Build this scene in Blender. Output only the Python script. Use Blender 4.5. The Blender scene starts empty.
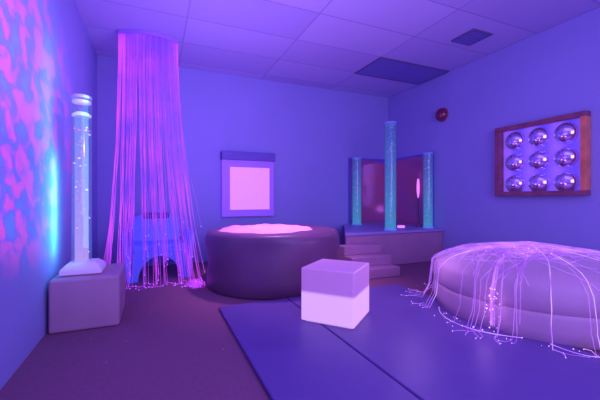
import bpy, bmesh, math, random
from mathutils import Vector, Matrix, noise as mnoise
R = math.radians
random.seed(7)
SC = bpy.context.scene
COL = SC.collection

# ------------------------------------------------------------------ helpers
def lin(c):
    return tuple(((v/255)/12.92 if v/255 <= 0.04045 else ((v/255+0.055)/1.055)**2.4) for v in c)

def new_mat(name):
    m = bpy.data.materials.new(name); m.use_nodes = True
    nt = m.node_tree; nt.nodes.clear()
    return m, nt, nt.nodes, nt.links

def mat(name, rgb, rough=0.6, metal=0.0, var=0.12, scale=6.0, bump=0.0, bscale=60, emit=None, es=0.0, coat=0.0, spec=0.5, sheen=0.0):
    m, nt, N, L = new_mat(name)
    out = N.new('ShaderNodeOutputMaterial'); b = N.new('ShaderNodeBsdfPrincipled')
    L.new(b.outputs[0], out.inputs[0])
    tc = N.new('ShaderNodeTexCoord'); nz = N.new('ShaderNodeTexNoise'); nz.inputs['Scale'].default_value = scale
    nz.inputs['Detail'].default_value = 4
    L.new(tc.outputs['Object'], nz.inputs['Vector'])
    r = N.new('ShaderNodeValToRGB')
    c = lin(rgb)
    r.color_ramp.elements[0].position = .3; r.color_ramp.elements[1].position = .7
    r.color_ramp.elements[0].color = tuple(v*(1-var) for v in c)+(1,)
    r.color_ramp.elements[1].color = tuple(min(1, v*(1+var)) for v in c)+(1,)
    L.new(nz.outputs['Fac'], r.inputs[0]); L.new(r.outputs[0], b.inputs['Base Color'])
    b.inputs['Roughness'].default_value = rough; b.inputs['Metallic'].default_value = metal
    b.inputs['Specular IOR Level'].default_value = spec
    b.inputs['Coat Weight'].default_value = coat
    b.inputs['Sheen Weight'].default_value = sheen
    if emit:
        b.inputs['Emission Color'].default_value = lin(emit)+(1,); b.inputs['Emission Strength'].default_value = es
    if bump:
        n2 = N.new('ShaderNodeTexNoise'); n2.inputs['Scale'].default_value = bscale
        L.new(tc.outputs['Object'], n2.inputs['Vector'])
        bp = N.new('ShaderNodeBump'); bp.inputs['Strength'].default_value = bump; bp.inputs['Distance'].default_value = .01
        L.new(n2.outputs['Fac'], bp.inputs['Height']); L.new(bp.outputs[0], b.inputs['Normal'])
    return m

def clear_mat(name, rgb, es, transp=0.75, edge=0.5):
    """clear glowing acrylic: transparent + a little emission, stronger at grazing edges, glossy coat"""
    m, nt, N, L = new_mat(name)
    out = N.new('ShaderNodeOutputMaterial')
    tr = N.new('ShaderNodeBsdfTransparent'); em = N.new('ShaderNodeEmission'); gl = N.new('ShaderNodeBsdfGlossy')
    gl.inputs['Roughness'].default_value = .08; gl.inputs['Color'].default_value = (.7, .7, .9, 1)
    em.inputs['Color'].default_value = lin(rgb)+(1,); em.inputs['Strength'].default_value = es
    lw = N.new('ShaderNodeLayerWeight'); lw.inputs['Blend'].default_value = .35
    ma = N.new('ShaderNodeMath'); ma.operation = 'MULTIPLY_ADD'
    ma.inputs[1].default_value = edge; ma.inputs[2].default_value = 1-transp
    L.new(lw.outputs['Facing'], ma.inputs[0])
    mx = N.new('ShaderNodeMixShader'); L.new(ma.outputs[0], mx.inputs[0]); L.new(tr.outputs[0], mx.inputs[1]); L.new(em.outputs[0], mx.inputs[2])
    m2 = N.new('ShaderNodeMixShader'); m2.inputs[0].default_value = .06
    L.new(mx.outputs[0], m2.inputs[1]); L.new(gl.outputs[0], m2.inputs[2]); L.new(m2.outputs[0], out.inputs[0])
    return m

def obj(name, bm, material, parent=None, smooth=False, bevel=0, seg=2, loc=None, rot=None):
    me = bpy.data.meshes.new(name)
    bmesh.ops.recalc_face_normals(bm, faces=bm.faces)
    bm.to_mesh(me); bm.free()
    for mm in (material if isinstance(material, (list, tuple)) else [material]): me.materials.append(mm)
    o = bpy.data.objects.new(name, me); COL.objects.link(o)
    if parent: o.parent = parent
    if smooth:
        for p in me.polygons: p.use_smooth = True
    if bevel:
        b = o.modifiers.new('bevel', 'BEVEL'); b.width = bevel; b.segments = seg; b.limit_method = 'ANGLE'; b.angle_limit = R(40)
        for p in me.polygons: p.use_smooth = True
        try:
            b.harden_normals = True
        except Exception: pass
    if loc: o.location = loc
    if rot: o.rotation_euler = rot
    return o

def thing(name, label, cat, loc=(0, 0, 0), rotz=0, group=None):
    o = bpy.data.objects.new(name, None); COL.objects.link(o)
    o.empty_display_size = .1
    o.location = loc; o.rotation_euler = (0, 0, rotz)
    o['label'] = label; o['category'] = cat
    if group: o['group'] = group
    return o

def tag(o, label, cat, group=None, kind=None):
    o['label'] = label; o['category'] = cat
    if group: o['group'] = group
    if kind: o['kind'] = kind
    return o

def struct(name, bm, m, **k):
    o = obj(name, bm, m, **k); o['kind'] = 'structure'; return o

def box(bm, x0, x1, y0, y1, z0, z1, mi=0):
    v = [bm.verts.new((x, y, z)) for z in (z0, z1) for y in (y0, y1) for x in (x0, x1)]
    fs = [(0,1,3,2), (4,6,7,5), (0,4,5,1), (2,3,7,6), (0,2,6,4), (1,5,7,3)]
    for f in fs:
        ff = bm.faces.new([v[i] for i in f]); ff.material_index = mi
    return v

def prism(bm, pts, z0, z1):
    lo = [bm.verts.new((x, y, z0)) for x, y in pts]; hi = [bm.verts.new((x, y, z1)) for x, y in pts]
    bm.faces.new(lo[::-1]); bm.faces.new(hi)
    n = len(pts)
    for i in range(n): bm.faces.new((lo[i], lo[(i+1) % n], hi[(i+1) % n], hi[i]))

def lathe(bm, prof, seg=40, cx=0, cy=0, wob=None):
    """prof: (r,z) list from bottom to top"""
    rings = []
    for r, z in prof:
        if r < 1e-6: rings.append([bm.verts.new((cx, cy, z))])
        else:
            ring = []
            for i in range(seg):
                a = 2*math.pi*i/seg
                rr, zz = (r, z) if wob is None else wob(r, z, a)
                ring.append(bm.verts.new((cx+rr*math.cos(a), cy+rr*math.sin(a), zz)))
            rings.append(ring)
    for a, b in zip(rings, rings[1:]):
        if len(a) == 1 and len(b) == 1: continue
        for i in range(seg):
            j = (i+1) % seg
            if len(a) == 1: bm.faces.new((a[0], b[i], b[j]))
            elif len(b) == 1: bm.faces.new((a[i], a[j], b[0]))
            else: bm.faces.new((a[i], a[j], b[j], b[i]))

def ball(bm, c, r, u=10, v=7, sc=(1, 1, 1)):
    g = bmesh.ops.create_uvsphere(bm, u_segments=u, v_segments=v, radius=r)
    for w in g['verts']:
        w.co = Vector((w.co.x*sc[0], w.co.y*sc[1], w.co.z*sc[2])) + Vector(c)

def tubes(name, lines, rad, material, parent=None):
    """lines: list of point lists -> one curve object"""
    cu = bpy.data.curves.new(name, 'CURVE'); cu.dimensions = '3D'; cu.bevel_depth = rad; cu.bevel_resolution = 1
    cu.use_fill_caps = True
    for pts in lines:
        s = cu.splines.new('POLY'); s.points.add(len(pts)-1)
        for i, p in enumerate(pts):
            s.points[i].co = (p[0], p[1], p[2], 1)
    cu.materials.append(material)
    o = bpy.data.objects.new(name, cu); COL.objects.link(o)
    if parent: o.parent = parent
    return o

# ------------------------------------------------------------------ camera
cam = bpy.data.cameras.new('camera'); co = bpy.data.objects.new('camera', cam); COL.objects.link(co)
cam.sensor_width = 36; cam.lens = 335/600*36; cam.shift_y = -2/600
co.location = (0, 0, .92); co.rotation_euler = (R(90), 0, R(-23.4))
cam.clip_start = .02
SC.camera = co
SC.view_settings.view_transform = 'Standard'
SC.view_settings.look = 'None'

# room dimensions
XL, XR, YB, YF, H = -.68, 3.91, 4.98, -2.4, 2.75

# ------------------------------------------------------------------ materials
M_wall = mat('painted_wall', (158, 156, 216), rough=.85, var=.03, scale=1.2, bump=.05, bscale=180, spec=.15)
M_wall_red = mat('wall_red_lit_tone', (190, 90, 150), rough=.9, var=.04, spec=.1)  # unseen wall, red light put into its colour for the mirrors

def ceiling_mat():
    m, nt, N, L = new_mat('ceiling_tiles')
    out = N.new('ShaderNodeOutputMaterial'); b = N.new('ShaderNodeBsdfPrincipled'); L.new(b.outputs[0], out.inputs[0])
    tc = N.new('ShaderNodeTexCoord'); mp = N.new('ShaderNodeMapping')
    mp.inputs['Location'].default_value = (-.30, -.57, 0)
    L.new(tc.outputs['Object'], mp.inputs['Vector'])
    br = N.new('ShaderNodeTexBrick'); br.offset = 0; br.squash = 1
    br.inputs['Scale'].default_value = 1; br.inputs['Brick Width'].default_value = 1.2; br.inputs['Row Height'].default_value = .6
    br.inputs['Mortar Size'].default_value = .008; br.inputs['Mortar Smooth'].default_value = .3
    br.inputs['Color1'].default_value = lin((196, 186, 232))+(1,)
    br.inputs['Color2'].default_value = lin((182, 170, 224))+(1,)
    br.inputs['Mortar'].default_value = lin((160, 145, 205))+(1,)
    L.new(mp.outputs[0], br.inputs['Vector'])
    L.new(br.outputs['Color'], b.inputs['Base Color'])
    b.inputs['Roughness'].default_value = .9; b.inputs['Specular IOR Level'].default_value = .1
    nz = N.new('ShaderNodeTexNoise'); nz.inputs['Scale'].default_value = 90; L.new(tc.outputs['Object'], nz.inputs['Vector'])
    bp = N.new('ShaderNodeBump'); bp.inputs['Strength'].default_value = .15; L.new(nz.outputs['Fac'], bp.inputs['Height']); L.new(bp.outputs[0], b.inputs['Normal'])
    return m
M_ceil = ceiling_mat()

def carpet_mat():
    m, nt, N, L = new_mat('speckled_carpet')
    out = N.new('ShaderNodeOutputMaterial'); b = N.new('ShaderNodeBsdfPrincipled'); L.new(b.outputs[0], out.inputs[0])
    tc = N.new('ShaderNodeTexCoord')
    nz = N.new('ShaderNodeTexNoise'); nz.inputs['Scale'].default_value = 45; nz.inputs['Detail'].default_value = 6
    L.new(tc.outputs['Object'], nz.inputs['Vector'])
    r = N.new('ShaderNodeValToRGB'); r.color_ramp.elements[0].color = lin((124, 82, 110))+(1,); r.color_ramp.elements[1].color = lin((146, 98, 126))+(1,)
    L.new(nz.outputs['Fac'], r.inputs[0])
    vo = N.new('ShaderNodeTexVoronoi'); vo.inputs['Scale'].default_value = 13
    L.new(tc.outputs['Object'], vo.inputs['Vector'])
    lt = N.new('ShaderNodeMath'); lt.operation = 'LESS_THAN'; lt.inputs[1].default_value = .055
    L.new(vo.outputs['Distance'], lt.inputs[0])
    sp = N.new('ShaderNodeSeparateColor'); L.new(vo.outputs['Color'], sp.inputs[0])
    g = N.new('ShaderNodeMath'); g.operation = 'GREATER_THAN'; g.inputs[1].default_value = .55; L.new(sp.outputs[0], g.inputs[0])
    mu = N.new('ShaderNodeMath'); mu.operation = 'MULTIPLY'; L.new(lt.outputs[0], mu.inputs[0]); L.new(g.outputs[0], mu.inputs[1])
    mx = N.new('ShaderNodeMixRGB'); mx.inputs[2].default_value = lin((235, 190, 240))+(1,)
    L.new(mu.outputs[0], mx.inputs[0]); L.new(r.outputs[0], mx.inputs[1]); L.new(mx.outputs[0], b.inputs['Base Color'])
    b.inputs['Roughness'].default_value = .95; b.inputs['Specular IOR Level'].default_value = .1
    return m
M_floor = carpet_mat()

M_mat = mat('blue_vinyl_mat', (104, 80, 152), rough=.45, var=.05, spec=.4)
M_plinth = mat('lilac_vinyl', (182, 142, 168), rough=.5, var=.05, spec=.3)
M_tubebase = mat('white_plastic', (226, 214, 235), rough=.35, var=.02, emit=(210, 160, 255), es=.12)
M_dark = mat('dark_violet_vinyl', (112, 72, 112), rough=.42, var=.10, scale=3, spec=.5)
M_wood = mat('red_brown_wood', (146, 78, 104), rough=.45, var=.25, scale=9)
M_wood_lit = mat('wood_lit_orange', (225, 130, 96), rough=.4, var=.2, scale=9)  # same frame wood, lit orange tone put into the colour
M_step = mat('mauve_vinyl_step', (176, 128, 164), rough=.5, var=.06)
M_blue = mat('blue_moulded_plastic', (104, 120, 226), rough=.35, var=.05, emit=(70, 75, 235), es=.22)  # blue light on the chair put into the plastic as emission
M_navy = mat('dark_cushion', (96, 54, 130), rough=.6, var=.1)
M_frame_l = mat('violet_painted_frame', (176, 130, 226), rough=.5, var=.03)
M_chrome = mat('convex_mirror_silver', (228, 205, 245), rough=.17, metal=1, var=.01, emit=(120, 80, 235), es=.10)  # violet emission paints a lilac reflection onto the domes
M_reddome = mat('dark_red_plastic', (128, 28, 70), rough=.18, var=.05, coat=.6)
M_trof = mat('unlit_diffuser', (120, 112, 190), rough=.4, var=.02)
M_metal = mat('grey_metal', (130, 120, 160), rough=.35, metal=.6, var=.03)

# ------------------------------------------------------------------ room shell
T = .1
bm = bmesh.new(); box(bm, XL-T, XR+T, YF-T, YB+T, -T, 0); struct('floor', bm, M_floor)
bm = bmesh.new(); box(bm, XL-T, XR+T, YF-T, YB+T, H, H+T); struct('ceiling', bm, M_ceil)
bm = bmesh.new(); box(bm, XL-T, XL, YF-T, YB+T, 0, H); struct('wall_left', bm, M_wall)
bm = bmesh.new(); box(bm, XR, XR+T, YF-T, YB+T, 0, H); struct('wall_right', bm, M_wall)
bm = bmesh.new(); box(bm, XL, XR, YB, YB+T, 0, H); struct('wall_back', bm, M_wall)
bm = bmesh.new(); box(bm, XL, XR, YF-T, YF, 0, H); struct('wall_front', bm, M_wall_red)

# ceiling light (unlit) and vent
t = thing('ceiling_light', 'unlit rectangular light fitting set in the ceiling near the far right corner', 'ceiling light', (3.28, 3.87, H))
bm = bmesh.new(); box(bm, -.585, .585, -.285, .285, -.012, .0); obj('diffuser', bm, M_trof, t)
bm = bmesh.new()
for a in ((-.6, .6, -.3, -.285), (-.6, .6, .285, .3), (-.6, -.585, -.285, .285), (.585, .6, -.285, .285)): box(bm, *a, -.018, 0)
obj('frame', bm, M_metal, t)
t = thing('ceiling_vent', 'small dark slatted air vent in the ceiling by the right wall', 'vent', (3.30, 2.72, H))
bm = bmesh.new()
for a in ((-.15, .15, -.15, -.13), (-.15, .15, .13, .15), (-.15, -.13, -.13, .13), (.13, .15, -.13, .13)): box(bm, *a, -.015, 0)
obj('frame', bm, M_metal, t)
bm = bmesh.new()
for i in range(6): box(bm, -.13, .13, -.12+i*.045, -.095+i*.045, -.012, -.002)
obj('slat_panel', bm, M_trof, t)

# ------------------------------------------------------------------ floor mats
def floor_mat(x0, x1, y0, y1, label):
    bm = bmesh.new(); box(bm, x0, x1, y0, y1, 0, .03)
    tag(obj('floor_mat', bm, M_mat, bevel=.01), label, 'floor mat', 'blue padded floor mats')
floor_mat(.48, 1.078, .5, 2.79, 'narrow blue vinyl floor mat lying left of the mat seam, bare carpet at its left')
floor_mat(1.086, 2.30, .5, 2.79, 'wide blue vinyl floor mat between the mat seam and the round bed')

# ------------------------------------------------------------------ glowing cube
def cube_mat():
    m, nt, N, L = new_mat('glowing_cube_plastic')
    out = N.new('ShaderNodeOutputMaterial'); b = N.new('ShaderNodeBsdfPrincipled'); L.new(b.outputs[0], out.inputs[0])
    b.inputs['Base Color'].default_value = lin((196, 150, 190))+(1,); b.inputs['Roughness'].default_value = .4
    tc = N.new('ShaderNodeTexCoord'); sx = N.new('ShaderNodeSeparateXYZ'); L.new(tc.outputs['Object'], sx.inputs[0])
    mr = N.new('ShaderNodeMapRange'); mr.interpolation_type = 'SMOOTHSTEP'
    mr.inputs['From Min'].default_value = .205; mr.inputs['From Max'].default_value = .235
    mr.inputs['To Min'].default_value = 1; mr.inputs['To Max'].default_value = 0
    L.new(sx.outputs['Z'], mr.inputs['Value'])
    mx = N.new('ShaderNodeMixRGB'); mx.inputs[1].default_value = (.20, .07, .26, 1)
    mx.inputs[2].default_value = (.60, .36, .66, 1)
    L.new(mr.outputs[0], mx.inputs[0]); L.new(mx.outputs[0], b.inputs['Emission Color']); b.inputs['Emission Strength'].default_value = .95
    return m
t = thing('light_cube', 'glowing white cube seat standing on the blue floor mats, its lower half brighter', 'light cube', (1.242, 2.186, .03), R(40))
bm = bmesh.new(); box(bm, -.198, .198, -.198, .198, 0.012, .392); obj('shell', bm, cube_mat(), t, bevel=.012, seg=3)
bm = bmesh.new(); box(bm, -.17, .17, -.17, .17, 0, .014); obj('foot_plate', bm, M_tubebase, t)

# ------------------------------------------------------------------ plinth + left bubble tube
bm = bmesh.new(); box(bm, -.66, -.235, 2.73, 3.26, 0, .363)
bmesh.ops.subdivide_edges(bm, edges=bm.edges[:], cuts=5, use_grid_fill=True)
for v in bm.verts:
    x, y, z = v.co
    u = (x+.4475)/.2125; w = (y-2.995)/.265
    if z > .36: v.co.z += .012*(1-u*u)*(1-w*w)
    if y < 2.731: v.co.y -= .012*(1-u*u)*(1-((z-.18)/.18)**2)
    if x > -.236: v.co.x += .014*(1-w*w)*(1-((z-.18)/.18)**2)
tag(obj('padded_plinth', bm, M_plinth, bevel=.02, seg=3), 'low lilac padded block under the tall bubble tube at the left wall', 'plinth')

def bubble_tube(name, label, loc, rad, z1, colr, core, es, base='round', cap_z=None, nb=60, lamp=None, seed=1):
    rnd = random.Random(seed)
    t = thing(name, label, 'bubble tube', loc, 0, 'bubble tubes')
    h = z1
    water = h*(.985 if cap_z is None else cap_z)
    # acrylic shell
    bm = bmesh.new(); lathe(bm, [(rad, .02), (rad, h)], 40)
    obj('acrylic_tube', bm, clear_mat(name+'_acrylic', colr, es*.55, .86, .5), t, smooth=True)
    # water column with inner brightness
    bm = bmesh.new(); wr = rad*(.70 if base == 'square' else .93)
    lathe(bm, [(0, .03), (wr, .03), (wr, water), (0, water)], 32)
    m, nt, N, L = new_mat(name+'_water')
    out = N.new('ShaderNodeOutputMaterial'); tr = N.new('ShaderNodeBsdfTransparent'); em = N.new('ShaderNodeEmission')
    tc = N.new('ShaderNodeTexCoord'); mp = N.new('ShaderNodeMapping'); mp.inputs['Scale'].default_value = (30, 30, 9)
    nz = N.new('ShaderNodeTexNoise'); nz.inputs['Scale'].default_value = 1.4; nz.inputs['Detail'].default_value = 5
    L.new(tc.outputs['Object'], mp.inputs[0]); L.new(mp.outputs[0], nz.inputs['Vector'])
    sx = N.new('ShaderNodeSeparateXYZ'); L.new(tc.outputs['Object'], sx.inputs[0])
    mr = N.new('ShaderNodeMapRange'); mr.inputs['From Min'].default_value = 0; mr.inputs['From Max'].default_value = h
    mr.inputs['To Min'].default_value = 1; mr.inputs['To Max'].default_value = .6 if base == 'square' else .3; L.new(sx.outputs['Z'], mr.inputs['Value'])
    mu = N.new('ShaderNodeMath'); mu.operation = 'MULTIPLY'; L.new(nz.outputs['Fac'], mu.inputs[0]); L.new(mr.outputs[0], mu.inputs[1])
    ad = N.new('ShaderNodeMath'); ad.operation = 'MULTIPLY_ADD'; ad.inputs[1].default_value = .9; ad.inputs[2].default_value = .38 if base == 'square' else .18; ad.use_clamp = True
    L.new(mu.outputs[0], ad.inputs[0])
    cm = N.new('ShaderNodeMixRGB'); cm.inputs[1].default_value = lin(colr)+(1,); cm.inputs[2].default_value = lin(core)+(1,)
    m2_ = N.new('ShaderNodeMapRange'); m2_.inputs['From Max'].default_value = h*.9; m2_.inputs['To Min'].default_value = 1; m2_.inputs['To Max'].default_value = 0
    L.new(sx.outputs['Z'], m2_.inputs['Value']); L.new(m2_.outputs[0], cm.inputs[0]); L.new(cm.outputs[0], em.inputs['Color']); em.inputs['Strength'].default_value = es
    mx = N.new('ShaderNodeMixShader'); L.new(ad.outputs[0], mx.inputs[0]); L.new(tr.outputs[0], mx.inputs[1]); L.new(em.outputs[0], mx.inputs[2]); L.new(mx.outputs[0], out.inputs[0])
    w = obj('water_column', bm, m, t, smooth=True); 
    # bubbles
    bm = bmesh.new()
    for i in range(nb):
        a = rnd.uniform(0, 6.28); q = rad*.8*math.sqrt(rnd.random()); z = rnd.uniform(.05, water)
        ball(bm, (q*math.cos(a), q*math.sin(a), z), rnd.uniform(.004, .009)*rad/.06, 8, 6, (1, 1, .8))
    o = obj('bubbles', bm, mat(name+'_bubble', core, .2, emit=core, es=es*(1.1 if base == 'square' else .5)), t, smooth=True); o['kind'] = 'stuff'
    # cap ring
    bm = bmesh.new(); lathe(bm, [(rad*1.04, h-.022), (rad*1.04, h), (rad*.9, h+.004), (rad*.9, h-.02), (rad*1.04, h-.022)], 40)
    obj('cap', bm, mat(name+'_cap', (150, 145, 215), .3, emit=colr, es=.25), t, smooth=True)
    if cap_z is not None:   # float plate at the water level + diffuse pink ring lower
        bm = bmesh.new(); lathe(bm, [(0, water), (rad*.98, water), (rad*.98, water+.012), (rad*.6, water+.03), (0, water+.032)], 40)
        obj('float_plate', bm, mat(name+'_plate', (210, 200, 240), .3, emit=(205, 190, 255), es=.75), t, smooth=True)
        bm = bmesh.new(); lathe(bm, [(0, h-.05), (rad*.97, h-.052), (rad*.97, h-.035), (0, h-.03)], 40)
        obj('top_disc', bm, mat(name+'_disc', (200, 190, 240), .3, emit=(190, 170, 255), es=.6), t, smooth=True)
        bm = bmesh.new()
        for i in range(7):
            a = i*.9; ball(bm, (rad*.72*math.cos(a), rad*.72*math.sin(a), water-.105+.008*math.sin(i*2)), .008, 8, 6, (1.3, 1.3, .6))
        obj('pink_floats', bm, mat(name+'_pink', (230, 110, 200), .3, emit=(230, 110, 210), es=.5), t, smooth=True)
    # base
    if base == 'square':
        bm = bmesh.new()
        for (x0, x1, y0, y1, z) in (): pass
        prof = [(.130, .0), (.130, .028), (.124, .042), (.100, .066), (.085, .078)]
        rings = [[bm.verts.new((.015+sx_*r, sy_*r, z)) for sx_, sy_ in ((-1, -1), (1, -1), (1, 1), (-1, 1))] for r, z in prof]
        bm.faces.new(rings[0][::-1]); bm.faces.new(rings[-1])
        for a, b in zip(rings, rings[1:]):
            for i in range(4): bm.faces.new((a[i], a[(i+1) % 4], b[(i+1) % 4], b[i]))
        obj('base', bm, M_tubebase, t, bevel=.008)
    else:
        bm = bmesh.new(); lathe(bm, [(0, 0), (rad*1.08, 0), (rad*1.08, .018), (rad*1.02, .024), (0, .024)], 40)
        obj('base', bm, mat(name+'_base', (120, 150, 220), .35, emit=(80, 140, 230), es=.35), t, smooth=False)
    return t
bubble_tube('bubble_tube', 'tall clear bubble tube glowing white on a flared base beside the left wall', (-.500, 2.93, .375), .063, 1.30,
            (120, 140, 255), (196, 160, 255), 1.05, 'square', .885, 70, seed=3)
CY, CC = (84, 104, 225), (84, 178, 245)
bubble_tube('bubble_tube', 'tallest cyan bubble tube, middle of the three on the corner platform', (3.04, 3.82, .47), .080, 1.515, CY, CC, .75, nb=70, seed=4)
bubble_tube('bubble_tube', 'short cyan bubble tube against the back wall, left of the three on the corner platform', (3.12, 4.80, .47), .076, 1.13, CY, CC, .72, nb=50, seed=5)
bubble_tube('bubble_tube', 'short cyan bubble tube against the right wall, right of the three on the corner platform', (3.77, 3.86, .47), .070, 1.13, CY, CC, .72, nb=50, seed=6)

# ------------------------------------------------------------------ corner platform, steps, mirrors
t = thing('corner_platform', 'raised mauve padded platform in the far right corner carrying three bubble tubes', 'platform', (3.0, 4.3, 0))
def rel(pts): return [(x-3.0, y-4.3) for x, y in pts]
bm = bmesh.new(); prism(bm, rel([(2.24, 3.70), (3.90, 3.70), (3.90, 4.97), (2.98, 4.97)]), 0, .43)
obj('body', bm, M_step, t, bevel=.01)
bm = bmesh.new(); prism(bm, rel([(2.22, 3.68), (3.90, 3.68), (3.90, 4.97), (2.97, 4.97)]), .43, .47)
obj('top_pad', bm, mat('blue_violet_pad', (160, 140, 205), .5, var=.04), t, bevel=.01)
t = thing('platform_steps', 'three mauve padded steps leading up to the corner platform', 'steps', (2.40, 3.4, 0))
for i, (y0, zt, x1) in enumerate(((3.16, .11, 2.66), (3.32, .22, 2.655), (3.50, .33, 2.65))):
    bm = bmesh.new(); box(bm, 2.10-2.40, x1-2.40, y0-3.4, 3.675-3.4, zt-.11+.001, zt)
    obj('step', bm, M_step, t, bevel=.008)

def mirror_mat():
    m, nt, N, L = new_mat('mirror_painted_red')
    out = N.new('ShaderNodeOutputMaterial'); b = N.new('ShaderNodeBsdfPrincipled'); g = N.new('ShaderNodeBsdfGlossy')
    g.inputs['Color'].default_value = (.75, .5, .8, 1); g.inputs['Roughness'].default_value = .09
    tc = N.new('ShaderNodeTexCoord'); nz = N.new('ShaderNodeTexNoise'); nz.inputs['Scale'].default_value = 2.2
    L.new(tc.outputs['Object'], nz.inputs['Vector'])
    r = N.new('ShaderNodeValToRGB'); r.color_ramp.elements[0].position = .35; r.color_ramp.elements[1].position = .65
    r.color_ramp.elements[0].color = lin((205, 90, 130))+(1,); r.color_ramp.elements[1].color = lin((175, 95, 150))+(1,)  # red reflection of the room put into the base colour
    L.new(nz.outputs['Fac'], r.inputs[0]); L.new(r.outputs[0], b.inputs['Base Color']); b.inputs['Roughness'].default_value = .4
    mx = N.new('ShaderNodeMixShader'); mx.inputs[0].default_value = .27
    L.new(b.outputs[0], mx.inputs[1]); L.new(g.outputs[0], mx.inputs[2]); L.new(mx.outputs[0], out.inputs[0])
    return m
M_mir = mirror_mat()
M_mirframe = mat('mirror_edge_strip', (110, 96, 210), .5, var=.03)
def arch_pts(w, h, n=14, rise=.16):
    pts = [(0, 0), (w, 0), (w, h-rise)]
    for i in range(1, n): 
        a = math.pi/2*0
        s = i/n
        pts.append((w-w*s, h-rise+rise*math.sin(math.pi*s)**.55))
    pts.append((0, h-rise)); return pts
def wall_mirror(label, origin, ax, w, h, nrm):
    t = thing('wall_mirror', label, 'mirror', origin, 0, 'mirrors in the tube corner')
    ax = Vector(ax); nr = Vector(nrm); z = Vector((0, 0, 1))
    def extr(bm, pts, d0, d1):
        a = [bm.verts.new(ax*p[0]+z*p[1]+nr*d0) for p in pts]; b = [bm.verts.new(ax*p[0]+z*p[1]+nr*d1) for p in pts]
        bm.faces.new(a); bm.faces.new(b[::-1]); n = len(pts)
        for i in range(n): bm.faces.new((a[i], a[(i+1) % n], b[(i+1) % n], b[i]))
    bm = bmesh.new(); extr(bm, [(0, 0), (w, 0), (w, h), (0, h)], .001, .008); obj('backing', bm, M_mirframe, t)
    bm = bmesh.new(); extr(bm, [(p[0]+.05, p[1]) for p in arch_pts(w-.10, h-.03, 16, .06)], .008, .012); obj('glass', bm, M_mir, t)
wall_mirror('mirror with dark red reflection painted in on the back wall beside the corner, behind the left short tube', (3.06, YB, .48), (1, 0, 0), .82, 1.14, (0, -1, 0))
wall_mirror('mirror with dark red reflection painted in on the right wall beside the corner, behind the tallest tube', (XR, 3.88, .48), (0, 1, 0), 1.07, 1.14, (-1, 0, 0))

# pink reflections in the mirror, built as an added glowing strip and block
t = thing('pink_reflection_strip', 'slim pink mirror reflection built as an added glowing strip on the corner platform', 'lamp', (3.80, 4.10, .47))
M_pinkglow = mat('pink_glow', (240, 150, 235), .4, emit=(235, 130, 240), es=.9)
bm = bmesh.new(); lathe(bm, [(0, .45), (.010, .455), (.022, .55), (.024, .64), (.016, .74), (0, .76)], 20); obj('strip_glow', bm, M_pinkglow, t, smooth=True)
bm = bmesh.new(); lathe(bm, [(0, 0), (.05, 0), (.05, .015), (.008, .025), (.007, .46), (0, .46)], 20); obj('added_stand', bm, M_dark, t, smooth=True)
bm = bmesh.new(); box(bm, -.05, .05, -.035, .035, 0, .035)
tag(obj('pink_reflection_block', bm, M_pinkglow, loc=(3.42, 4.05, .47), rot=(0, 0, R(-20)), bevel=.008), 'small pink mirror reflection built as a glowing block right of the tallest tube', 'light')

# ------------------------------------------------------------------ wall light panel
t = thing('wall_light_panel', 'square pink glowing light panel in a violet frame on the back wall', 'light panel', (1.283, YB, .648))
bm = bmesh.new()
W2, HH, D = .394, .85, .09
for a in ((-W2, -W2+.115, 0, HH-.02), (W2-.06, W2, 0, HH-.02), (-W2+.115, W2-.06, 0, .10), (-W2+.115, W2-.06, HH-.12, HH-.02)):
    box(bm, a[0], a[1], -D, 0, a[2], a[3])
obj('frame', bm, mat('violet_frame_lit', (176, 130, 226), .5, var=.03, emit=(130, 70, 235), es=.25), t)  # panel light falling on the frame put in as emission
bm = bmesh.new(); box(bm, -W2-.01, W2+.01, -D-.05, 0, HH-.02, HH+.10)  # dark wall shadow above the panel, built as a box
obj('shadow_band', bm, mat('painted_shadow', (110, 92, 180), .6, var=.05), t, bevel=.006)
bm = bmesh.new(); box(bm, -W2+.115, W2-.06, -D+.03, -.01, .10, HH-.12)
obj('glowing_screen', bm, mat('pink_screen', (210, 150, 220), .5, var=.02, emit=(222, 140, 225), es=.72), t)

# ------------------------------------------------------------------ round dark pool with lit top
t = thing('round_soft_pool', 'dark violet padded round soft pool with a pale lit pink top below the wall panel', 'soft play pool', (1.20, 3.52, 0))
def folds(r, z, a):
    f = .010*math.sin(3*a+z*9)+.008*math.sin(7*a-z*14)
    return r+f*(1 if .05 < z < .55 else 0), z
bm = bmesh.new()
prof = [(0, 0), (.69, 0), (.71, .02), (.715, .15), (.708, .27), (.715, .40), (.715, .50), (.71, .55), (.69, .574), (.66, .582), (.5, .583), (0, .583)]
lathe(bm, prof, 96, wob=folds)
obj('padded_wall', bm, M_dark, t, smooth=True)
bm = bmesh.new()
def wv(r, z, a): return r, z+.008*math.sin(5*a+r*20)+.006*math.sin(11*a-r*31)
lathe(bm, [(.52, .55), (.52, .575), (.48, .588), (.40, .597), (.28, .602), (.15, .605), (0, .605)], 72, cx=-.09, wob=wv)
obj('pale_cover', bm, mat('pale_cover_pink_lit', (226, 170, 230), .55, var=.15, scale=7, emit=(210, 100, 225), es=.30), t, smooth=True)  # pink light on the cover put into its colour and emission

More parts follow.
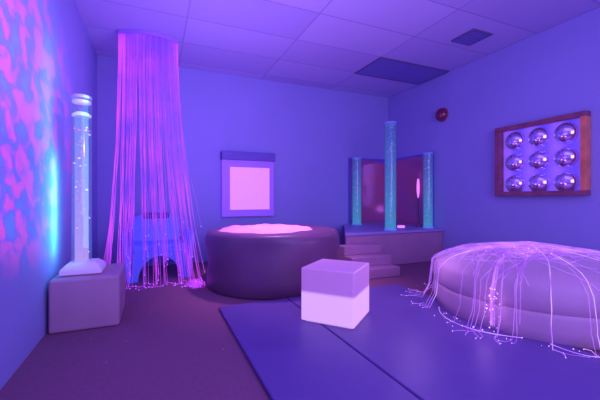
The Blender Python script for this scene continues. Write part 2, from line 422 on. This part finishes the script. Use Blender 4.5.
# ------------------------------------------------------------------ red dome on the right wall
t = thing('wall_dome', 'small dark red glossy dome fixed high on the right wall', 'wall dome', (XR, 3.71, 2.15))
bm = bmesh.new(); lathe(bm, [(.104, 0), (.104, .012), (.10, .02), (0, .02)], 40); o = obj('mounting_plate', bm, M_wood, t, rot=(0, R(-90), 0), smooth=True)
bm = bmesh.new(); lathe(bm, [(.098*math.cos(a), .02+.085*math.sin(a)) for a in [i*math.pi/2/10 for i in range(10)]]+[(0, .105)], 40)
obj('dome', bm, M_reddome, t, rot=(0, R(-90), 0), smooth=True)

# ------------------------------------------------------------------ convex mirror board on the right wall
t = thing('mirror_dome_board', 'wooden framed board of nine convex silver mirrors on the right wall', 'mirror board', (XR, 2.35, .945))
FW, FH, FD = .475, .825, .085
bm = bmesh.new(); box(bm, -.02, -.001, -FW+.03, FW-.03, .03, FH-.03)
def board_mat():
    m, nt, N, L = new_mat('lilac_backing')
    out = N.new('ShaderNodeOutputMaterial'); b = N.new('ShaderNodeBsdfPrincipled'); L.new(b.outputs[0], out.inputs[0])
    tc = N.new('ShaderNodeTexCoord'); wv_ = N.new('ShaderNodeTexWave'); wv_.bands_direction = 'Y'; wv_.inputs['Scale'].default_value = 1.15
    wv_.inputs['Distortion'].default_value = 1.2; wv_.inputs['Phase Offset'].default_value = 1.2
    L.new(tc.outputs['Object'], wv_.inputs['Vector'])
    r = N.new('ShaderNodeValToRGB'); r.color_ramp.elements[0].color = lin((120, 90, 240))+(1,); r.color_ramp.elements[1].color = lin((170, 120, 250))+(1,)  # wave bands paint mirror-like glow lines, also emitted
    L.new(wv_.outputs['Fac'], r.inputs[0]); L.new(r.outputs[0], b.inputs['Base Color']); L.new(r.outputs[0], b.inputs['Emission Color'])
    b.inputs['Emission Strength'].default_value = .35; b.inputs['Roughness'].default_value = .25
    return m
obj('backing_board', bm, board_mat(), t)
bm = bmesh.new(); box(bm, -FD, 0, -FW, FW, FH-.05, FH); box(bm, -FD, 0, -FW, FW, 0, .05); box(bm, -FD, 0, FW-.07, FW, .05, FH-.05)
obj('frame', bm, M_wood, t, bevel=.004)
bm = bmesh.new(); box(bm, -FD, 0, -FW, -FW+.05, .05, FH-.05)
o = obj('frame_side', bm, M_wood_lit, t, bevel=.004); o['label'] = 'side of the frame, lit orange tone painted in'
for i in range(3):
    for j in range(3):
        y = .27-.01-i*.265+.0; z = .140+j*.252
        bm = bmesh.new(); lathe(bm, [(.112, 0)]+[(.108*math.cos(a), .004+.075*math.sin(a)) for a in [k*math.pi/2/10 for k in range(10)]]+[(0, .079)], 32)
        obj('convex_mirror', bm, M_chrome, t, smooth=True, loc=(-.02, y, z), rot=(0, R(-90), 0))

# ------------------------------------------------------------------ blue armchair behind the curtain
t = thing('moulded_armchair', 'blue moulded plastic armchair behind the hanging fibre optic curtain', 'armchair', (.03, 4.36, 0), R(4))
def panel(bm, pts, d, axis='y', off=0):
    """extrude 2D outline (u,z) by thickness d"""
    f = (lambda u, z, q: (u, q, z)) if axis == 'y' else (lambda u, z, q: (q, u, z))
    a = [bm.verts.new(f(u, z, off)) for u, z in pts]; b = [bm.verts.new(f(u, z, off+d)) for u, z in pts]
    bm.faces.new(a); bm.faces.new(b[::-1]); n = len(pts)
    for i in range(n): bm.faces.new((a[i], a[(i+1) % n], b[(i+1) % n], b[i]))
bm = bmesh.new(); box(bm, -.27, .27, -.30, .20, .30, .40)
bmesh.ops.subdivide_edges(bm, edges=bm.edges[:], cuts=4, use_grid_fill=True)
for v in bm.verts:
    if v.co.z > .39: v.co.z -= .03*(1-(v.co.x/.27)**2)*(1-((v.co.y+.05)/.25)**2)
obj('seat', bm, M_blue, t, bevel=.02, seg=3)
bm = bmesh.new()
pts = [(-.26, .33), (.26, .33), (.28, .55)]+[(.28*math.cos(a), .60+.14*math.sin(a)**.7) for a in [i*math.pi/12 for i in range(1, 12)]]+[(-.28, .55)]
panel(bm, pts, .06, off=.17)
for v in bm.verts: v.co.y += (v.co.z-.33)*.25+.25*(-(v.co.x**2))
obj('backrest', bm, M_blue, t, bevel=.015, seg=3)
bm = bmesh.new(); box(bm, -.15, .15, .17, .23, .66, .735)
for v in bm.verts: v.co.y += (v.co.z-.33)*.25-.035
obj('headrest', bm, M_navy, t, bevel=.02)
for s in (-1, 1):
    bm = bmesh.new()
    # side: arm on top, arch cut out underneath
    arch = [(.10+.0-.17*0+(.17*math.cos(a))-.12, .17*math.sin(a)*1.25) for a in [math.pi*i/12 for i in range(13)]]
    outer = [(-.33, 0), (-.33, .46), (-.28, .52), (.12, .54), (.28, .50), (.30, 0)]
    panel(bm, outer+arch, .055, axis='x', off=s*.30-.0275)
    for v in bm.verts:
        v.co.x += s*.05*(v.co.z/.5)
    obj('armrest', bm, M_blue, t, bevel=.012, seg=3)
bm = bmesh.new()
arch = [(.22*math.cos(a), .27*math.sin(a)) for a in [math.pi*i/14 for i in range(15)]]
panel(bm, [(-.275, 0), (-.275, .31), (.275, .31), (.275, 0)]+arch, .045, off=-.30)
obj('front_apron', bm, M_blue, t, bevel=.006)

# ------------------------------------------------------------------ fibre optic curtain
def fibre_mat(name, c1, c2, s1, s2, scale=3):
    m, nt, N, L = new_mat(name)
    out = N.new('ShaderNodeOutputMaterial'); b = N.new('ShaderNodeBsdfPrincipled'); L.new(b.outputs[0], out.inputs[0])
    tc = N.new('ShaderNodeTexCoord'); nz = N.new('ShaderNodeTexNoise'); nz.inputs['Scale'].default_value = scale; nz.inputs['Detail'].default_value = 5
    L.new(tc.outputs['Object'], nz.inputs['Vector'])
    r = N.new('ShaderNodeValToRGB'); r.color_ramp.elements[0].position = .38; r.color_ramp.elements[1].position = .62
    r.color_ramp.elements[0].color = tuple(v*s1 for v in lin(c1))+(1,); r.color_ramp.elements[1].color = tuple(v*s2 for v in lin(c2))+(1,)
    L.new(nz.outputs['Fac'], r.inputs[0]); L.new(r.outputs[0], b.inputs['Emission Color']); b.inputs['Emission Strength'].default_value = 1
    b.inputs['Base Color'].default_value = (.3, .1, .5, 1); b.inputs['Roughness'].default_value = .4
    return m
t = thing('fibre_optic_curtain', 'magenta glowing fibre optic curtain hanging from the ceiling down to the floor', 'light curtain', (-.06, 4.1, 0))
bm = bmesh.new()
RP = []
for i in range(25):
    s = i/24; x = -.305+.61*s; y = -.10*math.sin(math.pi*s)+.03; RP.append((x, y))
for (a, b) in zip(RP, RP[1:]):
    vs = [bm.verts.new((p[0], p[1]+dy, z)) for z in (H-.045, H-.001) for (p, dy) in ((a, -.02), (b, -.02), (b, .02), (a, .02))]
    for f in ((0, 1, 2, 3), (4, 5, 6, 7), (0, 1, 5, 4), (2, 3, 7, 6), (1, 2, 6, 5), (0, 3, 7, 4)): bm.faces.new([vs[k] for k in f])
bmesh.ops.remove_doubles(bm, verts=bm.verts, dist=1e-5)
obj('ceiling_rail', bm, M_frame_l, t)
lines = []; bright = []; tips = []
NS = 125
for i in range(NS):
    s = (i+random.uniform(-.3, .3))/NS; s = min(max(s, 0), 1)
    x0 = -.305+.61*s; y0 = .03-.10*math.sin(math.pi*s)+random.uniform(-.015, .015)
    u = s*2-1
    clump = (round(s*8)+.25*math.sin(round(s*8)*2.3))/8*2-1
    ub = u*.28+clump*.72
    x1 = ub*.47+.08+random.uniform(-.03, .03); 
    y1 = -.25+random.uniform(-.10, .06)-abs(u)*.03
    zend = random.choice([.012, .02, random.uniform(.02, .35), random.uniform(.2, .7)])
    pts = []
    n = 18
    for k in range(n+1):
        q = k/n; z = (H-.03)*(1-q)+zend*q
        e = q**1.7
        wob = .006*math.sin(q*17+i)*q
        pts.append((x0+(x1-x0)*e+wob, y0+(y1-y0)*q**2.6, z))
    if zend < .1 and random.random() < .6:
        dx = random.uniform(-.10, .12); dy = random.uniform(-.12, .02)
        pts += [(x1+dx*.4, y1+dy*.4, .008), (x1+dx, y1+dy, .007)]
    (bright if (s < .10 or (i % 13 == 0) or s > .96) else lines).append(pts)
    tips.append(pts[-1])
# coiled ends to the right
for i in range(34):
    cx, cy = .44+random.uniform(-.03, .03), -.50+random.uniform(-.05, .05)
    a0 = random.uniform(0, 6.28); r_ = random.uniform(.03, .08); pts = []
    for k in range(10):
        a = a0+k*.45; pts.append((cx+r_*math.cos(a), cy+r_*.8*math.sin(a), .01+random.uniform(0, .07)*abs(math.sin(a*.7))))
    lines.append(pts); tips.append(pts[-1])
o = tubes('strands', lines, .0015, fibre_mat('fibre_magenta', (110, 50, 225), (200, 60, 225), .8, .95, 2.5), t); o['kind'] = 'stuff'
o = tubes('bright_strands', bright, .0024, fibre_mat('fibre_pink', (180, 55, 230), (220, 75, 240), .85, .95, 2.5), t); o['kind'] = 'stuff'
bm = bmesh.new()
for p in tips: ball(bm, p, random.uniform(.003, .007), 6, 4)
o = obj('glowing_tips', bm, mat('tip_violet', (200, 100, 255), .3, emit=(190, 100, 250), es=1.2), t); o['kind'] = 'stuff'

# ------------------------------------------------------------------ round bed
BX, BY, BR = 2.83, 1.73, .765
t = thing('round_bed', 'large round padded lilac bed on the floor at the right', 'bed', (BX, BY, 0))
M_bed = mat('lilac_quilted_fabric', (184, 146, 172), .6, var=.06, scale=3, bump=.15, bscale=25, sheen=.3, emit=(140, 70, 200), es=.07)  # faint emission paints the fibre light on the fabric
bm = bmesh.new()
def bw(r, z, a): return r+.006*math.sin(9*a), z
lathe(bm, [(0, 0), (.70, 0), (.745, .03), (.765, .10), (.766, .18), (.762, .205), (.755, .210), (0, .21)], 96, wob=bw)
obj('base_cushion', bm, M_bed, t, smooth=True)
bm = bmesh.new()
lathe(bm, [(0, .2105), (.755, .2105), (.763, .216), (.768, .28), (.764, .345), (.738, .395), (.66, .43), (.52, .465), (.34, .488), (.16, .498), (0, .50)], 96, wob=bw)
obj('mattress', bm, M_bed, t, smooth=True)
def bed_z(r):
    prof = [(0, .50), (.16, .498), (.34, .488), (.52, .465), (.66, .43), (.735, .39), (.762, .34)]
    for (a, za), (b, zb) in zip(prof, prof[1:]):
        if r <= b: return za+(zb-za)*(r-a)/(b-a)
    return .34
def drape(x0, y0, ang, length, lift=.012, curl=0.0, hang=True, rnd=random):
    """fibre running from (x0,y0) over the mattress along ang, then over the edge and out on the floor"""
    pts = []; x, y = x0, y0; st = .035; s = 0; a = ang; off_edge = False; z = None
    outr = 0
    while s < length:
        r = math.hypot(x, y)
        if r < .755:
            z = bed_z(r)+lift+.02*math.exp(-s*6); pts.append((x, y, z))
            x += st*math.cos(a); y += st*math.sin(a); a += curl*st+rnd.uniform(-.04, .04)
        else:
            th = math.atan2(y, x)
            rr = .785+outr
            x, y = rr*math.cos(th), rr*math.sin(th)
            z = z-.035
            if z > .02:
                pts.append((x, y, z)); outr += .004 if z > .15 else .018
                x += rnd.uniform(-.003, .003); y += rnd.uniform(-.003, .003)
            else:
                z = .045 if (BX+x < 2.32) else .012
                pts.append((x, y, z))
                # trail on floor
                q = th+rnd.uniform(-1.2, 1.2); tot = rnd.uniform(.04, .22)
                for k in range(6):
                    xx = x+math.cos(q)*tot*k/6; yy = y+math.sin(q)*tot*k/6; q += rnd.uniform(-.25, .25)
                    zz = .04 if (BX+xx < 2.32) else .01
                    if math.hypot(xx, yy) > .785: pts.append((xx, yy, zz))
                break
        s += st
    return pts
rb = random.Random(11)
t = thing('fibre_optic_bundle', 'glowing white fibre optic strands spread over the round bed, ends trailing on the floor', 'fibre optic lights', (BX, BY, 0))
lines, thick, tips = [], [], []
OX, OY = .10, .12
for i in range(150):
    ang = rb.uniform(0, 2*math.pi)
    L_ = rb.uniform(.25, 1.25)
    p = drape(OX+rb.uniform(-.05, .05), OY+rb.uniform(-.05, .05), ang, L_, lift=rb.uniform(.006, .03), curl=rb.uniform(-3, 3), rnd=rb)
    if len(p) > 3:
        lines.append(p)
        if p[-1][2] < .06: tips.append(p[-1])
for i in range(20):                    # toward the left flank of the bed
    ang = math.pi+rb.uniform(-.9, .9)
    p = drape(OX, OY, ang, 1.5, lift=rb.uniform(.006, .03), curl=rb.uniform(-.8, .8), rnd=rb)
    if len(p) > 3: lines.append(p); tips.append(p[-1])
for i in range(34):                    # big loops on the bed
    cx, cy = -.25+rb.uniform(-.15, .3), rb.uniform(-.1, .3); ra = rb.uniform(.1, .32); rbm = ra*rb.uniform(.4, .8); a0 = rb.uniform(0, 6.28); ro = rb.uniform(0, 3)
    pts = []
    for k in range(22):
        a = a0+k*.24; u, v = ra*math.cos(a), rbm*math.sin(a)
        x = cx+u*math.cos(ro)-v*math.sin(ro); y = cy+u*math.sin(ro)+v*math.cos(ro); r = math.hypot(x, y)
        if r < .72: pts.append((x, y, bed_z(r)+.01+.02*math.sin(k*.5)**2))
    if len(pts) > 4: lines.append(pts); tips.append(pts[-1])
for i in range(9):                     # bundle over the left front edge
    a = 3.38+rb.gauss(0, .02); pts = []
    for k in range(22):
        s_ = k/21; rr = .10+s_*.66 if s_ < 1 else .76
        bx_, by_ = OX+(.765*math.cos(a)-OX)*s_, OY+(.765*math.sin(a)-OY)*s_+.05*math.sin(math.pi*s_)*rb.uniform(.5, 1)
        pts.append((bx_, by_, bed_z(math.hypot(bx_, by_))+.012))
    for z_ in (.30, .22, .14, .07): pts.append((.79*math.cos(a), .79*math.sin(a), z_+rb.uniform(-.01, .01)))
    lines.append(pts)
for ang in (-2.35, -2.2, -1.75, -1.45, -1.15, 2.9):
    p = drape(OX, OY, ang, 1.7, lift=.02, curl=rb.uniform(-.3, .3), rnd=rb)
    if len(p) > 3: thick.append(p); tips.append(p[-1])
# loops on the floor in front of and left of the bed
def floor_loop(a0, a1, rr, bulge):
    pts = []
    for k in range(16):
        s = k/15; a = a0+(a1-a0)*s; r = rr+bulge*math.sin(math.pi*s)
        x, y = r*math.cos(a), r*math.sin(a)
        pts.append((x, y, .04 if BX+x < 2.32 else .01))
    return pts
for a in ((-2.5, -2.1, .80, .10), (-2.3, -1.8, .80, .07), (-1.9, -1.5, .80, .06), (-1.95, -1.4, .80, .09), (-1.6, -1.25, .80, .14), (-1.75, -1.3, .80, .05), (2.75, 3.6, .79, .10)):
    pl = floor_loop(*a); thick.append(pl); tips += [pl[0], pl[-1], pl[8]]
o = tubes('strands', lines, .0013, fibre_mat('fibre_lilac', (160, 90, 235), (200, 130, 255), .75, .95, 6), t); o['kind'] = 'stuff'
o = tubes('bright_strands', thick, .0021, fibre_mat('fibre_white', (190, 120, 250), (225, 180, 255), .85, 1.1, 6), t); o['kind'] = 'stuff'
bm = bmesh.new()
for p in tips: ball(bm, p, rb.uniform(.002, .004), 6, 4)
for i in range(18):        # glints at the left foot of the bed
    a = rb.uniform(2.9, 4.0); r = .80+rb.random()**2*.16; x, y = r*math.cos(a), r*math.sin(a)
    ball(bm, (x, y, .04 if BX+x < 2.32 else .01), rb.uniform(.002, .005), 6, 4)
for i in range(30):        # cluster hanging on the front left flank
    a = 3.38+rb.gauss(0, .03); z = rb.uniform(.05, .32) ; r = .79
    ball(bm, (r*math.cos(a), r*math.sin(a), z), rb.uniform(.002, .005), 6, 4)
o = obj('glowing_tips', bm, mat('tip_white', (230, 190, 255), .3, emit=(225, 180, 255), es=1.2), t); o['kind'] = 'stuff'

# ------------------------------------------------------------------ lights
def area(name, loc, rot, size, power, col, sy=None, spread=180):
    l = bpy.data.lights.new(name, 'AREA'); l.energy = power; l.color = col; l.size = size; l.spread = R(spread)
    if sy: l.shape = 'RECTANGLE'; l.size_y = sy
    o = bpy.data.objects.new(name, l); COL.objects.link(o); o.location = loc; o.rotation_euler = rot; return o
def point(name, loc, power, col, rad=.0):
    l = bpy.data.lights.new(name, 'POINT'); l.energy = power; l.color = col; l.shadow_soft_size = rad
    o = bpy.data.objects.new(name, l); COL.objects.link(o); o.location = loc; return o
area('room_wash', (1.4, -1.6, 1.6), (R(82), 0, R(-8)), 3.4, 128, (.41, .31, .98), 2.0)  # unseen fill lamp added behind the camera
area('back_wall_wash', (.7, 2.6, 1.3), (R(105), 0, R(12)), .8, 10, (.42, .27, 1.0), spread=130)  # unseen lamp added to brighten the back wall's left part
area('up_wash', (.6, 2.2, 1.2), (R(180), 0, 0), 1.6, 30, (.50, .28, 1.0))  # unseen uplight added to brighten the ceiling
area('pool_spot', (1.25, 3.4, 2.6), (0, 0, 0), .25, 8, (.95, .45, 1.0), spread=60)
area('floor_tint', (1.4, 1.2, 2.65), (0, 0, 0), 2.5, 12, (.6, .42, .9))
area('tube_glow', (-.57, 2.98, .86), (0, R(90), 0), .7, 2.6, (.06, .70, 1.0), .06)
area('tube_glow_high', (-.44, 2.84, 1.25), (0, R(90), 0), 1.4, 3.2, (.03, .50, 1.0), .1)
point('chair_glow', (.05, 4.0, .7), 1.2, (.12, .12, 1.0), .05)
point('bed_fill', (1.95, 2.15, .6), 4.6, (.80, .40, 1.0), .1)  # unseen lamp added to brighten the bed's left flank
point('bundle_glow', (1.98, 1.53, .2), .35, (.8, .4, 1.0), .03)
point('corner_glow', (2.3, 3.0, .9), 2.0, (.8, .35, .75), .1)

# pattern projector aimed at the left wall (gobo = procedural texture on the lamp)
l = bpy.data.lights.new('pattern_projector', 'SPOT'); l.energy = 380; l.spot_size = R(50); l.spot_blend = .5; l.shadow_soft_size = .0
l.use_nodes = True; nt = l.node_tree; N = nt.nodes; L = nt.links; N.clear()
out = N.new('ShaderNodeOutputLight'); em = N.new('ShaderNodeEmission'); L.new(em.outputs[0], out.inputs[0])
tc = N.new('ShaderNodeTexCoord'); sx = N.new('ShaderNodeSeparateXYZ'); L.new(tc.outputs['Normal'], sx.inputs[0])
dx = N.new('ShaderNodeMath'); dx.operation = 'DIVIDE'; L.new(sx.outputs[0], dx.inputs[0]); L.new(sx.outputs[2], dx.inputs[1])
dy = N.new('ShaderNodeMath'); dy.operation = 'DIVIDE'; L.new(sx.outputs[1], dy.inputs[0]); L.new(sx.outputs[2], dy.inputs[1])
cb = N.new('ShaderNodeCombineXYZ'); L.new(dx.outputs[0], cb.inputs[0]); L.new(dy.outputs[0], cb.inputs[1])
nz = N.new('ShaderNodeTexNoise'); nz.inputs['Scale'].default_value = 17.0; nz.inputs['Detail'].default_value = 3; nz.inputs['Distortion'].default_value = .3
L.new(cb.outputs[0], nz.inputs['Vector'])
r = N.new('ShaderNodeValToRGB'); e = r.color_ramp.elements
e[0].position = .36; e[0].color = (.01, .22, .40, 1); e[1].position = .56; e[1].color = (1.0, .05, .22, 1)
e_ = r.color_ramp.elements.new(.46); e_.color = (.10, .08, .40, 1)
L.new(nz.outputs['Fac'], r.inputs[0]); L.new(r.outputs[0], em.inputs['Color']); em.inputs['Strength'].default_value = 1
o = bpy.data.objects.new('pattern_projector', l); COL.objects.link(o)
o.location = (1.1, .9, 1.6)
d = Vector((XL, 2.15, 1.50))-o.location; o.rotation_euler = d.to_track_quat('-Z', 'Y').to_euler()

w = bpy.data.worlds.new('world'); SC.world = w; w.use_nodes = True
w.node_tree.nodes['Background'].inputs[0].default_value = (.03, .015, .1, 1)
